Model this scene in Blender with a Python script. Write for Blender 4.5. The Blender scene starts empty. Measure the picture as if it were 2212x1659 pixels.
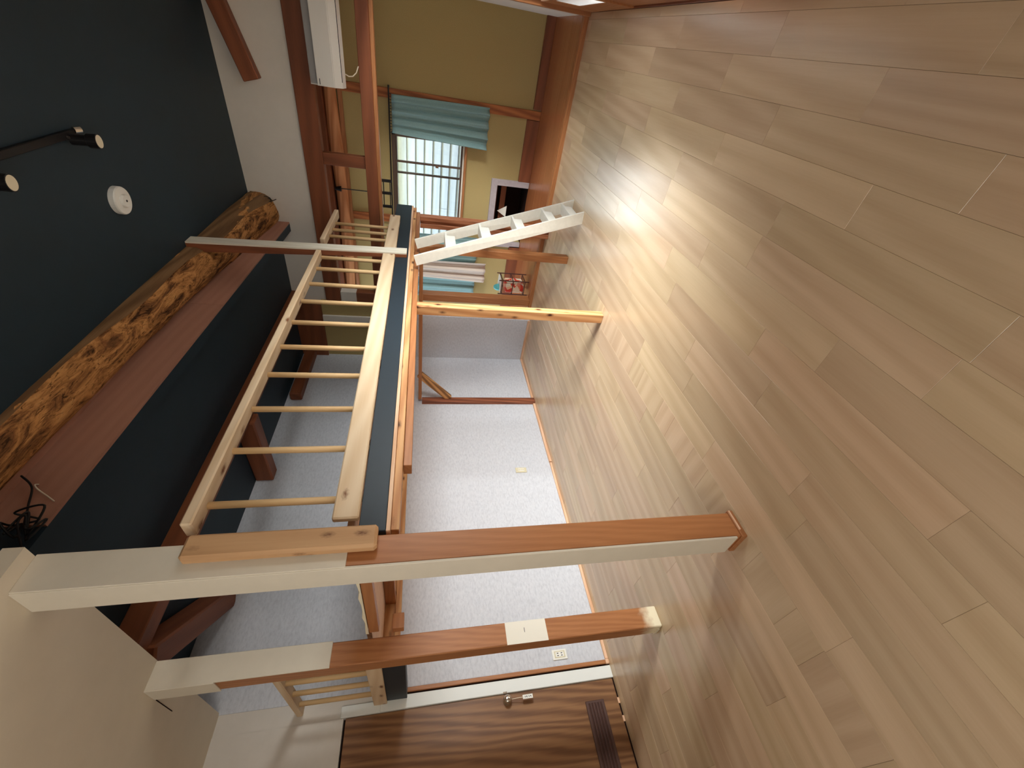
import bpy, bmesh, math, random
from mathutils import Vector, Matrix
random.seed(7)
S = bpy.context.scene
C = S.collection

# ------------------------------------------------------------------ camera
cam = bpy.data.cameras.new('camera'); co = bpy.data.objects.new('camera', cam); C.objects.link(co)
cam.sensor_fit = 'HORIZONTAL'; cam.sensor_width = 36; cam.lens = 888.6064 / 2212 * 36
cam.clip_start = .03; cam.clip_end = 200
RX = Vector((-0.15503203, -0.14692444, -0.97692286)); RY = Vector((-0.64715924, 0.76226134, -0.01193995)); RZ = Vector((0.7464248, 0.63037358, -0.21325843))
m = Matrix.Identity(4)
for i in range(3):
    m[i][0] = RX[i]; m[i][1] = -RY[i]; m[i][2] = -RZ[i]
m[2][3] = 1.5
co.matrix_world = m
S.camera = co
S.view_settings.view_transform = 'Standard'; S.view_settings.look = 'None'
S.view_settings.gamma = 1; S.view_settings.use_curve_mapping = False
S.view_settings.exposure = 0.0

# ------------------------------------------------------------------ world and daylight
w = bpy.data.worlds.new('sky'); S.world = w; w.use_nodes = True
bg = w.node_tree.nodes['Background']; bg.inputs[0].default_value = (.80, .90, 1, 1); bg.inputs[1].default_value = 3.2
def area(name, loc, rot, sx, sy, power, col=(1, 1, 1)):
    l = bpy.data.lights.new(name, 'AREA'); l.shape = 'RECTANGLE'; l.size = sx; l.size_y = sy; l.energy = power; l.color = col
    o = bpy.data.objects.new(name, l); C.objects.link(o); o.location = loc; o.rotation_euler = rot; return o
# daylight entering by the opening between the shoji (right wall) and by the far window
area('daylight_shoji', (2.5, -2.4, 2.25), (math.radians(-72), 0, math.radians(180)), 2.4, 2.6, 1120, (1, .97, .93))
area('daylight_window', (6.9, 2.1, 2.6), (math.radians(50), 0, math.radians(90)), 2.2, 1.0, 320, (.86, .94, 1))
area('daylight_entrance', (-1.35, .6, 1.6), (math.radians(-90), 0, math.radians(90)), 1.4, 1.6, 34, (1, .94, .85))

# ------------------------------------------------------------------ materials
def lin(r, g, b):
    f = lambda v: (v/255/12.92) if v/255 <= .04045 else ((v/255+.055)/1.055)**2.4
    return (f(r), f(g), f(b), 1)
class NT:
    def __init__(s, name):
        s.m = bpy.data.materials.new(name); s.m.use_nodes = True; s.t = s.m.node_tree; s.b = s.t.nodes['Principled BSDF']
    def n(s, typ, **k):
        o = s.t.nodes.new(typ)
        for a, v in k.items():
            if a.startswith('i_'):
                key = a[2:]; key = int(key) if key.isdigit() else key.replace('_', ' ')
                o.inputs[key].default_value = v
            else: setattr(o, a, v)
        return o
    def l(s, a, ao, b, bi): s.t.links.new(a.outputs[ao], b.inputs[bi])
    def ramp(s, stops):
        r = s.n('ShaderNodeValToRGB'); e = r.color_ramp.elements
        while len(e) < len(stops): e.new(.5)
        for q, (p, c) in zip(e, stops): q.position = p; q.color = c
        return r
    def mix(s, mode='MIX', fac=1.0):
        x = s.n('ShaderNodeMix', data_type='RGBA', blend_type=mode); x.inputs[0].default_value = fac; return x
    def bump(s, src, out, strength, dist=.002):
        b = s.n('ShaderNodeBump'); b.inputs['Strength'].default_value = strength; b.inputs['Distance'].default_value = dist
        s.l(src, out, b, 'Height'); s.l(b, 0, s.b, 'Normal')
AX = {'X': (0, 0, 0), 'Y': (0, 0, math.pi/2), 'Z': (0, math.pi/2, 0)}
def wood(name, light, dark, axis='X', rough=.55, spec=.4, var=.12, knots=None, ring=.5, fine=.5, scale=1.0, cathedral=5.0, hue=None, wsc=.9):
    M = NT(name)
    tc = M.n('ShaderNodeTexCoord'); oi = M.n('ShaderNodeObjectInfo')
    mul = M.n('ShaderNodeMath', operation='MULTIPLY', i_1=37.0); M.l(oi, 'Random', mul, 0)
    add = M.n('ShaderNodeVectorMath', operation='ADD'); M.l(tc, 'Object', add, 0); M.l(mul, 0, add, 1)
    rot = M.n('ShaderNodeMapping'); M.l(add, 0, rot, 0); rot.inputs['Rotation'].default_value = AX[axis]
    mp = M.n('ShaderNodeMapping'); M.l(rot, 0, mp, 0); mp.inputs['Scale'].default_value = (1.1*scale, 11*scale, 11*scale)
    wv = M.n('ShaderNodeTexWave', wave_type='BANDS', bands_direction='DIAGONAL', i_Scale=wsc, i_Distortion=cathedral, i_Detail=3.0); wv.inputs['Detail Scale'].default_value = .7
    M.l(mp, 0, wv, 0)
    m2 = M.n('ShaderNodeMapping'); M.l(rot, 0, m2, 0); m2.inputs['Scale'].default_value = (3.2*scale, 95*scale, 95*scale)
    n2 = M.n('ShaderNodeTexNoise', i_Scale=1.6, i_Detail=5.0, i_Roughness=.65); M.l(m2, 0, n2, 0)
    n3 = M.n('ShaderNodeTexNoise', i_Scale=.8, i_Detail=2.0); M.l(mp, 0, n3, 0)
    a = M.n('ShaderNodeMath', operation='MULTIPLY', i_1=ring); M.l(wv, 1, a, 0)
    b = M.n('ShaderNodeMath', operation='MULTIPLY_ADD', i_1=fine); M.l(n2, 0, b, 0); M.l(a, 0, b, 2)
    c = M.n('ShaderNodeMath', operation='MULTIPLY_ADD', i_1=.5); M.l(n3, 0, c, 0); M.l(b, 0, c, 2)
    tot = ring*.5+fine*.5+.25
    r = M.ramp([(max(0, tot-.42), light), (min(1, tot+.42), dark)]); M.l(c, 0, r, 0)
    hv = M.n('ShaderNodeHueSaturation'); M.l(r, 0, hv, 'Color')
    mr = M.n('ShaderNodeMapRange'); mr.inputs[3].default_value = 1-var; mr.inputs[4].default_value = 1+var; M.l(oi, 'Random', mr, 0); M.l(mr, 0, hv, 'Value')
    if hue:
        h = M.n('ShaderNodeMath', operation='FRACT'); M.l(mul, 0, h, 0)
        h2 = M.n('ShaderNodeMapRange'); h2.inputs[3].default_value = .5-hue; h2.inputs[4].default_value = .5+hue; M.l(h, 0, h2, 0); M.l(h2, 0, hv, 'Hue')
    src = hv; so = 0
    if knots:
        km = M.n('ShaderNodeMapping'); M.l(rot, 0, km, 0); km.inputs['Scale'].default_value = (knots[0], knots[0]*2.2, knots[0]*2.2)
        nn = M.n('ShaderNodeTexNoise', i_Scale=14.0); M.l(km, 0, nn, 0)
        ns = M.n('ShaderNodeMath', operation='MULTIPLY_ADD', i_1=.14, i_2=-.07); M.l(nn, 0, ns, 0)
        vo = M.n('ShaderNodeTexVoronoi', i_Scale=1.0); M.l(km, 0, vo, 0)
        ad = M.n('ShaderNodeMath', operation='ADD'); M.l(vo, 'Distance', ad, 0); M.l(ns, 0, ad, 1)
        kr = M.ramp([(knots[1]*.45, (1, 1, 1, 1)), (knots[1], (.35, .35, .35, 1)), (knots[1]*1.5, (0, 0, 0, 1))]); M.l(ad, 0, kr, 0)
        x = M.mix(); M.l(kr, 0, x, 0); M.l(hv, 0, x, 6); x.inputs[7].default_value = knots[2]; src, so = x, 2
    M.l(src, so, M.b, 'Base Color'); M.b.inputs['Roughness'].default_value = rough; M.b.inputs['Specular IOR Level'].default_value = spec
    M.bump(c, 0, .25, .0012)
    return M.m
def plain(name, col, rough=.6, spec=.4, metal=0, noise=0, nscale=30, bump=0, bscale=200):
    M = NT(name); M.b.inputs['Roughness'].default_value = rough; M.b.inputs['Specular IOR Level'].default_value = spec; M.b.inputs['Metallic'].default_value = metal
    if noise or bump:
        tc = M.n('ShaderNodeTexCoord')
    if noise:
        n = M.n('ShaderNodeTexNoise', i_Scale=nscale, i_Detail=6.0, i_Roughness=.65); M.l(tc, 'Object', n, 0)
        k0 = tuple(c*(1-noise) for c in col[:3])+(1,); k1 = tuple(min(1, c*(1+noise)) for c in col[:3])+(1,)
        r = M.ramp([(.3, k0), (.7, k1)]); M.l(n, 0, r, 0); M.l(r, 0, M.b, 'Base Color')
    else: M.b.inputs['Base Color'].default_value = col
    if bump:
        n = M.n('ShaderNodeTexNoise', i_Scale=bscale, i_Detail=3.0); M.l(tc, 'Object', n, 0); M.bump(n, 0, bump, .002)
    return M.m
K = (.07, .025, .01, 1)
mt = {}
ORL, ORD = lin(184, 126, 80), lin(152, 96, 58)
for a in 'XYZ':
    mt['orange'+a] = wood('red_cedar_'+a, ORL, ORD, a, .45, .35, .05, ring=.22, fine=.55, cathedral=7, wsc=1.6)
    mt['pine'+a] = wood('pale_pine_'+a, lin(226, 204, 174), lin(206, 176, 140), a, .6, .3, .05, knots=(5.0, .14, lin(120, 75, 48)), ring=.4, fine=.3)
    mt['cedar'+a] = wood('knotty_cedar_'+a, lin(222, 174, 122), lin(182, 126, 80), a, .55, .3, .06, knots=(8.0, .22, lin(70, 34, 18)), ring=.5, fine=.4)
    mt['brown'+a] = wood('dark_stained_'+a, lin(150, 88, 56), lin(108, 60, 38), a, .5, .35, .06, ring=.25, fine=.5, wsc=.5)
    mt['floor'+a] = wood('oak_floor_'+a, lin(216, 192, 161), lin(186, 160, 128), a, .27, .9, .10, ring=.28, fine=.35, cathedral=10, scale=.8, hue=.007, wsc=.6)
    mt['engawa'+a] = wood('veranda_board_'+a, lin(190, 120, 76), lin(150, 90, 54), a, .24, .8, .05, ring=.2, fine=.5)
    mt['ladder'+a] = plain('whitewashed_'+a, lin(236, 234, 224), .55, .3, noise=.05, nscale=24) if a != 'Z' else wood('whitewashed_'+a, lin(240, 236, 222), lin(214, 206, 188), a, .55, .3, .02, ring=.2, fine=.7)
    mt['pinkply'+a] = wood('raw_plywood_edge_'+a, lin(238, 202, 172), lin(214, 170, 136), a, .7, .2, .03)
    mt['door'+a] = wood('walnut_print_'+a, lin(158, 116, 78), lin(106, 70, 44), a, .42, .4, 0, ring=.45, fine=.45, scale=.6, cathedral=9, wsc=1.8)
    mt['ship'+a] = wood('weathered_siding_'+a, lin(160, 172, 186), lin(118, 130, 144), a, .8, .2, .05, ring=.15, fine=.6, wsc=.4)
mt['newel'] = wood('knotty_pine_board', lin(208, 168, 126), lin(180, 138, 98), 'Z', .6, .3, 0, knots=(6.5, .17, lin(92, 52, 30)), ring=.3, fine=.4, wsc=.5)
mt['dowel'] = wood('pale_dowel', lin(224, 192, 146), lin(196, 158, 110), 'Z', .55, .3, .05, ring=.2, fine=.5)
mt['tanpost'] = wood('tan_wall_post', lin(188, 116, 66), lin(138, 78, 42), 'Z', .55, .3, .05)
mt['navy'] = plain('navy_paint', lin(34, 50, 60), .55, .35, noise=.06, nscale=6, bump=.06)
mt['fascia'] = plain('navy_fascia_paint', lin(30, 42, 51), .5, .35, noise=.06, nscale=20)
mt['white'] = plain('white_plaster', lin(226, 220, 210), .75, .25, noise=.03, nscale=5, bump=.08)
mt['beige'] = plain('cream_ceiling_paint', lin(214, 202, 182), .75, .25, noise=.03, nscale=5, bump=.06)
mt['greige'] = plain('pale_greige_wallpaper', lin(212, 206, 198), .8, .2, noise=.03, nscale=8, bump=.08)
mt['jamb'] = plain('white_jamb', lin(232, 236, 234), .5, .4)
mt['clad'] = plain('white_cladding', lin(214, 206, 190), .6, .3, noise=.03, nscale=9)
mt['tan'] = plain('olive_tan_wall', lin(178, 158, 108), .85, .15, noise=.08, nscale=140, bump=.35, bscale=420)
mt['ac'] = plain('air_conditioner_plastic', lin(228, 226, 220), .45, .4)
mt['acgrey'] = plain('air_conditioner_grille', lin(150, 150, 150), .55, .4)
mt['black'] = plain('black_metal', lin(22, 20, 22), .45, .4)
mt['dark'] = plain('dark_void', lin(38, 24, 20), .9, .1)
mt['chrome'] = plain('chrome', lin(210, 205, 198), .16, .5, metal=1)
mt['plate'] = plain('ivory_plate', lin(214, 206, 178), .5, .4)
mt['platew'] = plain('white_plate', lin(238, 238, 232), .45, .4)
mt['ink'] = plain('ink', lin(60, 60, 64), .6, .3)
mt['paper'] = plain('paper', lin(236, 232, 220), .8, .2)
mt['alu'] = plain('bronze_aluminium', lin(96, 78, 66), .4, .5, metal=.3)
mt['alulight'] = plain('bright_track', lin(236, 228, 212), .5, .4)
mt['grey'] = plain('grey_frame_paint', lin(176, 166, 168), .6, .3, noise=.08, nscale=20)
mt['vent'] = plain('brown_vent_plastic', lin(84, 60, 54), .5, .4)
mt['rack'] = plain('rack_metal', lin(84, 50, 44), .45, .4)
mt['cyan'] = plain('cyan_cloth', lin(120, 220, 228), .8, .2)
mt['lens'] = plain('lamp_reflector', lin(236, 224, 196), .35, .5)
mt['ground'] = plain('outside_ground', lin(176, 172, 164), .95, .1, noise=.1, nscale=3)
mt['whitecord'] = plain('white_cord', lin(226, 212, 190), .6, .3)
mt['cream'] = plain('cream_edge', lin(236, 226, 200), .8, .2)
def mk_wallpaper():
    M = NT('speckled_wallpaper'); tc = M.n('ShaderNodeTexCoord')
    mp = M.n('ShaderNodeMapping'); M.l(tc, 'Object', mp, 0); mp.inputs['Scale'].default_value = (26, 26, 60)
    n = M.n('ShaderNodeTexNoise', i_Scale=1.0, i_Detail=8.0, i_Roughness=.75); M.l(mp, 0, n, 0)
    r = M.ramp([(.30, lin(184, 187, 196)), (.5, lin(202, 205, 213)), (.70, lin(213, 216, 223))]); M.l(n, 0, r, 0)
    M.l(r, 0, M.b, 'Base Color'); M.b.inputs['Roughness'].default_value = .8; M.b.inputs['Specular IOR Level'].default_value = .2; M.bump(n, 0, .25, .002); return M.m
mt['wallpaper'] = mk_wallpaper()
def mk_log():
    M = NT('stripped_log'); tc = M.n('ShaderNodeTexCoord')
    mp = M.n('ShaderNodeMapping'); M.l(tc, 'Object', mp, 0); mp.inputs['Scale'].default_value = (2.4, 9, 9)
    n = M.n('ShaderNodeTexNoise', i_Scale=1.5, i_Detail=8.0, i_Roughness=.68, i_Distortion=1.1); M.l(mp, 0, n, 0)
    r = M.ramp([(.36, lin(72, 44, 26)), (.44, lin(142, 94, 54)), (.55, lin(204, 144, 84)), (.70, lin(222, 168, 108))]); M.l(n, 0, r, 0)
    mp2 = M.n('ShaderNodeMapping'); M.l(tc, 'Object', mp2, 0); mp2.inputs['Scale'].default_value = (5, 22, 22)
    v = M.n('ShaderNodeTexNoise', i_Scale=2.0, i_Detail=6.0, i_Roughness=.7, i_Distortion=2.0); M.l(mp2, 0, v, 0)
    r2 = M.ramp([(.36, (.12, .09, .07, 1)), (.47, (1, 1, 1, 1))]); M.l(v, 0, r2, 0)
    x = M.mix('MULTIPLY', .9); M.l(r, 0, x, 6); M.l(r2, 0, x, 7)
    M.l(x, 2, M.b, 'Base Color'); M.b.inputs['Roughness'].default_value = .8; M.b.inputs['Specular IOR Level'].default_value = .2; M.bump(n, 0, .8, .02); return M.m
mt['log'] = mk_log()
mt['hewn'] = wood('hewn_face', lin(150, 116, 80), lin(108, 78, 52), 'X', .8, .2, 0, ring=.4, fine=.6)
mt['soffit'] = wood('reddish_fascia_board', lin(186, 138, 116), lin(164, 116, 96), 'X', .7, .2, .04, ring=.2, fine=.4)
def cloth(name, a, b, sc=260):
    M = NT(name); tc = M.n('ShaderNodeTexCoord'); n = M.n('ShaderNodeTexNoise', i_Scale=sc, i_Detail=2.0); M.l(tc, 'Object', n, 0)
    r = M.ramp([(.3, a), (.7, b)]); M.l(n, 0, r, 0); M.l(r, 0, M.b, 'Base Color'); M.b.inputs['Roughness'].default_value = .9; M.b.inputs['Specular IOR Level'].default_value = .1; M.bump(n, 0, .3, .001); return M.m
mt['teal'] = cloth('teal_curtain', lin(126, 160, 162), lin(152, 184, 184))
mt['beigecloth'] = cloth('beige_curtain', lin(206, 190, 176), lin(228, 214, 202))
def mk_fold_shade():  # grey-brown bands put the shade of the folds into the cloth colour
    M = NT('fold_shaded_curtain'); tc = M.n('ShaderNodeTexCoord'); sp = M.n('ShaderNodeSeparateXYZ'); M.l(tc, 'UV', sp, 0)
    w_ = M.n('ShaderNodeMath', operation='MULTIPLY', i_1=44.0); M.l(sp, 0, w_, 0); s_ = M.n('ShaderNodeMath', operation='SINE'); M.l(w_, 0, s_, 0)
    r = M.ramp([(.55, lin(226, 214, 202)), (.9, lin(196, 178, 166))]); M.l(s_, 0, r, 0); M.l(r, 0, M.b, 'Base Color'); M.b.inputs['Roughness'].default_value = .9; return M.m
mt['foldshade'] = mk_fold_shade()
def mk_floral():
    M = NT('floral_print'); tc = M.n('ShaderNodeTexCoord'); v = M.n('ShaderNodeTexVoronoi', i_Scale=18.0); M.l(tc, 'Object', v, 0)
    r = M.ramp([(.0, lin(206, 40, 48)), (.35, lin(236, 90, 60)), (.5, lin(250, 214, 180)), (.8, lin(250, 240, 220))]); M.l(v, 'Color', r, 0); M.l(r, 0, M.b, 'Base Color'); return M.m
mt['floral'] = mk_floral()
def mk_glass():
    M = NT('window_glass'); t = M.t; t.nodes.remove(M.b); out = t.nodes['Material Output']
    tr = M.n('ShaderNodeBsdfTransparent'); tr.inputs[0].default_value = (.96, .98, .98, 1); gl = M.n('ShaderNodeBsdfGlossy', i_Roughness=.02)
    fr = M.n('ShaderNodeFresnel', i_IOR=1.45); mx = M.n('ShaderNodeMixShader'); M.l(fr, 0, mx, 0); M.l(tr, 0, mx, 1); M.l(gl, 0, mx, 2); M.l(mx, 0, out, 0); return M.m
mt['glass'] = mk_glass()
def mk_shoji():
    M = NT('shoji_paper'); t = M.t; t.nodes.remove(M.b); out = t.nodes['Material Output']
    d = M.n('ShaderNodeBsdfDiffuse'); d.inputs[0].default_value = (.82, .82, .8, 1); tr = M.n('ShaderNodeBsdfTranslucent'); tr.inputs[0].default_value = (.75, .77, .78, 1)
    mx = M.n('ShaderNodeMixShader', i_0=.45); M.l(d, 0, mx, 1); M.l(tr, 0, mx, 2); M.l(mx, 0, out, 0); return M.m
mt['shoji'] = mk_shoji()
def mk_post2():
    m0 = wood('cedar_post_with_bare_foot', ORL, ORD, 'Z', .45, .35, .02, ring=.3, fine=.55, cathedral=8, wsc=1.8)
    t = m0.node_tree; b = t.nodes['Principled BSDF']; src = b.inputs['Base Color'].links[0].from_socket
    tc = t.nodes.new('ShaderNodeTexCoord'); sp = t.nodes.new('ShaderNodeSeparateXYZ'); t.links.new(tc.outputs['Object'], sp.inputs[0])
    n = t.nodes.new('ShaderNodeTexNoise'); n.inputs['Scale'].default_value = 22; t.links.new(tc.outputs['Object'], n.inputs[0])
    a = t.nodes.new('ShaderNodeMath'); a.operation = 'MULTIPLY_ADD'; a.inputs[1].default_value = -.09; t.links.new(n.outputs[0], a.inputs[0]); t.links.new(sp.outputs[2], a.inputs[2])
    r = t.nodes.new('ShaderNodeValToRGB'); r.color_ramp.elements[0].position = .0; r.color_ramp.elements[0].color = (1, 1, 1, 1); r.color_ramp.elements[1].position = .085; r.color_ramp.elements[1].color = (0, 0, 0, 1); t.links.new(a.outputs[0], r.inputs[0])
    x = t.nodes.new('ShaderNodeMix'); x.data_type = 'RGBA'; t.links.new(r.outputs[0], x.inputs[0]); t.links.new(src, x.inputs[6]); x.inputs[7].default_value = lin(238, 228, 200); t.links.new(x.outputs[2], b.inputs['Base Color'])
    return m0
mt['post2'] = mk_post2()

# ------------------------------------------------------------------ mesh helpers
class MB:
    def __init__(s): s.v = []; s.f = []; s.uv = None
    def add(s, v, f):
        o = len(s.v); s.v += [tuple(p) for p in v]; s.f += [tuple(i+o for i in q) for q in f]; return s
    def box(s, x0, x1, y0, y1, z0, z1, b=0.0, M=None):
        lo = (min(x0, x1), min(y0, y1), min(z0, z1)); hi = (max(x0, x1), max(y0, y1), max(z0, z1))
        b = min(b, .45*min(hi[i]-lo[i] for i in range(3)))
        if b <= 0:
            v = [(lo[0] if not i & 1 else hi[0], lo[1] if not i & 2 else hi[1], lo[2] if not i & 4 else hi[2]) for i in range(8)]
            f = [(0, 2, 3, 1), (4, 5, 7, 6), (0, 1, 5, 4), (2, 6, 7, 3), (0, 4, 6, 2), (1, 3, 7, 5)]
        else:
            v = []; ix = {}
            for i in range(8):
                sg = [(i >> k) & 1 for k in range(3)]
                for a in range(3):
                    p = [(hi[k] - (0 if k == a else b)) if sg[k] else (lo[k] + (0 if k == a else b)) for k in range(3)]
                    ix[(i, a)] = len(v); v.append(tuple(p))
            f = []
            for a in range(3):
                p, q = (a+1) % 3, (a+2) % 3
                for sgn in (0, 1):
                    base = sgn << a
                    f.append(tuple(ix[(base | (i << p) | (j << q), a)] for i, j in ((0, 0), (1, 0), (1, 1), (0, 1))))
                for i in (0, 1):
                    for j in (0, 1):
                        c0 = (i << p) | (j << q); c1 = c0 | (1 << a)
                        f.append((ix[(c0, p)], ix[(c0, q)], ix[(c1, q)], ix[(c1, p)]))
            for i in range(8): f.append((ix[(i, 0)], ix[(i, 1)], ix[(i, 2)]))
        if M: v = [tuple(M @ Vector(p)) for p in v]
        return s.add(v, f)
    def bar(s, p0, p1, w, h, up=(0, 0, 1), b=0.0):
        p0 = Vector(p0); p1 = Vector(p1); d = (p1-p0); L = d.length; d.normalize(); u = Vector(up); r = d.cross(u).normalized(); u = r.cross(d).normalized()
        M = Matrix(((d.x, r.x, u.x, p0.x), (d.y, r.y, u.y, p0.y), (d.z, r.z, u.z, p0.z), (0, 0, 0, 1)))
        return s.box(0, L, -w/2, w/2, -h/2, h/2, b, M)
    def tube(s, pts, r, n=10, cap=True):
        pts = [Vector(p) for p in pts]; rr = r if isinstance(r, (list, tuple)) else [r]*len(pts); v = []; prev = None
        for i, p in enumerate(pts):
            d = (pts[min(i+1, len(pts)-1)] - pts[max(i-1, 0)]).normalized()
            ref = prev if prev else (Vector((0, 0, 1)) if abs(d.z) < .9 else Vector((1, 0, 0)))
            a = (ref - d*ref.dot(d)).normalized(); b = d.cross(a); prev = a
            v += [tuple(p + (a*math.cos(2*math.pi*k/n) + b*math.sin(2*math.pi*k/n))*rr[i]) for k in range(n)]
        f = [(i*n+k, i*n+(k+1) % n, (i+1)*n+(k+1) % n, (i+1)*n+k) for i in range(len(pts)-1) for k in range(n)]
        if cap: f += [tuple(range(n))[::-1], tuple((len(pts)-1)*n+k for k in range(n))]
        return s.add(v, f)
    def prism(s, poly, axis, a, b):   # polygon in the two other axes, extruded
        n = len(poly); v = []
        for t in (a, b):
            for p in poly:
                q = list(p); q.insert(axis, t); v.append(tuple(q))
        f = [tuple(range(n)), tuple(range(n, 2*n))[::-1]] + [(i, (i+1) % n, n+(i+1) % n, n+i) for i in range(n)]
        return s.add(v, f)
    def hexa(s, q):  # 8 corners: bottom loop 4, top loop 4
        return s.add(q, [(0, 1, 2, 3), (7, 6, 5, 4), (0, 4, 5, 1), (1, 5, 6, 2), (2, 6, 7, 3), (3, 7, 4, 0)])
    def build(s, name, mat, parent=None, smooth=False):
        org = Vector((0, 0, 0))
        q = parent
        while q is not None: org += Vector(q.location); q = q.parent
        me = bpy.data.meshes.new(name); me.from_pydata([tuple(Vector(p)-org) for p in s.v], [], s.f)
        bm = bmesh.new(); bm.from_mesh(me); bmesh.ops.recalc_face_normals(bm, faces=bm.faces); bm.to_mesh(me); bm.free()
        if s.uv:
            ul = me.uv_layers.new(name='UVMap')
            for lp in me.loops: ul.data[lp.index].uv = s.uv[lp.vertex_index]
        if smooth: me.polygons.foreach_set('use_smooth', [True]*len(me.polygons))
        me.materials.append(mt[mat] if isinstance(mat, str) else mat)
        o = bpy.data.objects.new(name, me); C.objects.link(o)
        if parent is not None: o.parent = parent
        return o
def B(name, mat, parent, *box, b=.003): return MB().box(*box, b).build(name, mat, parent)
def BAR(name, mat, parent, p0, p1, w, h, up=(0, 0, 1), b=.006):   # straight timber with its own axes, so the grain follows it
    p0 = Vector(p0); p1 = Vector(p1); d = p1-p0; L = d.length; d.normalize(); r_ = d.cross(Vector(up)).normalized(); u = r_.cross(d).normalized()
    o = MB().box(0, L, -w/2, w/2, -h/2, h/2, b).build(name, mat, None)
    if parent is not None: o.parent = parent
    o.matrix_local = Matrix(((d.x, r_.x, u.x, p0.x), (d.y, r_.y, u.y, p0.y), (d.z, r_.z, u.z, p0.z), (0, 0, 0, 1))) if parent is None else Matrix.Translation(-Vector(parent.location)) @ Matrix(((d.x, r_.x, u.x, p0.x), (d.y, r_.y, u.y, p0.y), (d.z, r_.z, u.z, p0.z), (0, 0, 0, 1)))
    return o
def thing(name, label, cat, loc, group=None):
    o = bpy.data.objects.new(name, None); o.empty_display_size = .1; C.objects.link(o); o.location = loc; return tag(o, label, cat, group)
def tag(o, label, cat, group=None):
    o['label'] = label; o['category'] = cat
    if group: o['group'] = group
    return o
def struct(o): o['kind'] = 'structure'; return o
def sroot(name, loc=(0, 0, 0)):
    o = bpy.data.objects.new(name, None); o.empty_display_size = .1; C.objects.link(o); o.location = loc; return struct(o)

# ------------------------------------------------------------------ floor: every plank a piece
floor = struct(MB().box(-1.5, 5.03, -.33, 3.72, -.06, -.012).build('floor', 'dark'))
def plank(x0, x1, y0, y1, ax='X'):
    MB().box(x0+.0003, x1-.0003, y0+.0003, y1-.0003, -.012, 0, .0007).build('plank', 'floor'+ax, floor)
XA, XB = -1.0, 5.03
joint = {.65: 1.05, .805: 1.36, .96: 1.18, 1.115: .80, 1.27: 1.62, .34: 1.63, .03: 1.93, -.125: 2.43, .185: 1.30, .495: .72, 1.425: 1.25}
rows = []
y = 1.58
while y > -.33: rows.append((max(-.33, y-.155), y)); y -= .155
y = 1.755
while y < 3.70: rows.append((y, min(3.72, y+.155))); y += .155
for k, (y0, y1) in enumerate(rows):
    L = .93 if y1 < 1.6 else .98
    j = next((v for q, v in joint.items() if abs(q-round(y1-.155, 3)) < .02 and y1 < 1.6), XA + (k*.37 % L))
    x = j - math.ceil((j-XA)/L)*L
    while x < XB:
        a, b = max(x, XA), min(x+L, XB)
        if b-a > .02: plank(a, b, y0, y1)
        x += L
x = XA
k = 0
while x < XB:                                            # border strip laid crosswise under the loft edge
    L = (.155, .31, .155, .24)[k % 4]; k += 1
    plank(x, min(x+L, XB), 1.58, 1.755, 'Y'); x += L

# ------------------------------------------------------------------ walls and ceilings
wb = struct(MB().box(.92, 4.99, 3.70, 3.80, -.06, 3.2).build('wall_left', 'wallpaper'))
ws = sroot('wall_stub', (4.97, 3.35, 0))
B('lower_panel', 'wallpaper', ws, 4.97, 5.06, 3.0, 3.70, 0, 1.64, b=0)
B('upper_panel', 'tan', ws, 4.99, 5.06, 2.86, 3.70, 1.64, 2.78, b=0)
B('grey_batten', 'white', ws, 4.96, 4.99, 3.06, 3.20, 1.82, 2.78)
B('head_beam', 'brownY', ws, 4.955, 5.06, 2.88, 3.70, 2.78, 3.0)
B('top_plate', 'brownY', ws, 4.97, 5.06, 2.86, 3.70, 3.0, 3.12)
wg = sroot('wall_gable', (5.03, 1.5, 2.7))
B('plaster_panel', 'white', wg, 5.03, 5.13, -.35, 2.88, 2.70, 3.5, b=0)
wf = sroot('wall_far', (6.2, 1.5, 0))
# openings: hatch Y 1.55-2.35 z .05-.52 ; window Y 1.10-3.30 z .99-1.90
for b_ in ((-.33, 1.06, .045, 3.1), (3.32, 3.8, .045, 3.1), (1.06, 3.32, 1.92, 3.1), (1.06, 1.55, .045, .96), (2.35, 3.32, .045, .96), (1.55, 2.35, .52, .96)):
    B('tan_panel', 'tan', wf, 6.2, 6.32, b_[0], b_[1], b_[2], b_[3], b=0)
B('foot_board', 'brownY', wf, 6.14, 6.2, -.33, .60, .045, .15)
B('foot_board', 'brownY', wf, 6.16, 6.2, .72, 1.47, .045, .21)
B('foot_board', 'brownY', wf, 6.15, 6.2, 2.40, 3.7, .045, .21)
B('wall_post', 'tanpost', wf, 6.16, 6.2, .615, .715, .045, 3.0)
B('wall_post', 'tanpost', wf, 6.17, 6.2, 2.10, 2.20, 1.95, 3.0)
B('wall_beam', 'brownY', wf, 5.98, 6.2, -.33, 3.7, 2.665, 2.76)
MB().tube([(6.12, y_, 2.585+.012*math.sin(y_*2.2)) for y_ in [i*.35-.33 for i in range(12)]], [.075+.006*math.sin(i*1.7) for i in range(12)], 14).build('wall_log', wood('peeled_log', lin(220, 158, 112), lin(186, 122, 80), 'Y', .7, .2, 0), wf, True)
B('log_plate', 'orangeY', wf, 6.13, 6.2, -.33, 3.7, 2.47, 2.515)
wr = sroot('wall_right', (1.5, -.35, 0))
B('plaster_upper', 'white', wr, -1.5, 5.05, -.45, -.345, 1.98, 3.5, b=0)
B('plaster_rear', 'white', wr, -1.5, 2.0, -.45, -.345, 0, 1.98, b=0)
B('plaster_veranda', 'white', wr, 5.05, 6.32, -.45, -.31, 0, 3.1, b=0)
struct(MB().box(-1.6, -1.5, -.45, 3.9, -.06, 3.5).build('wall_rear', 'beige'))
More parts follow.
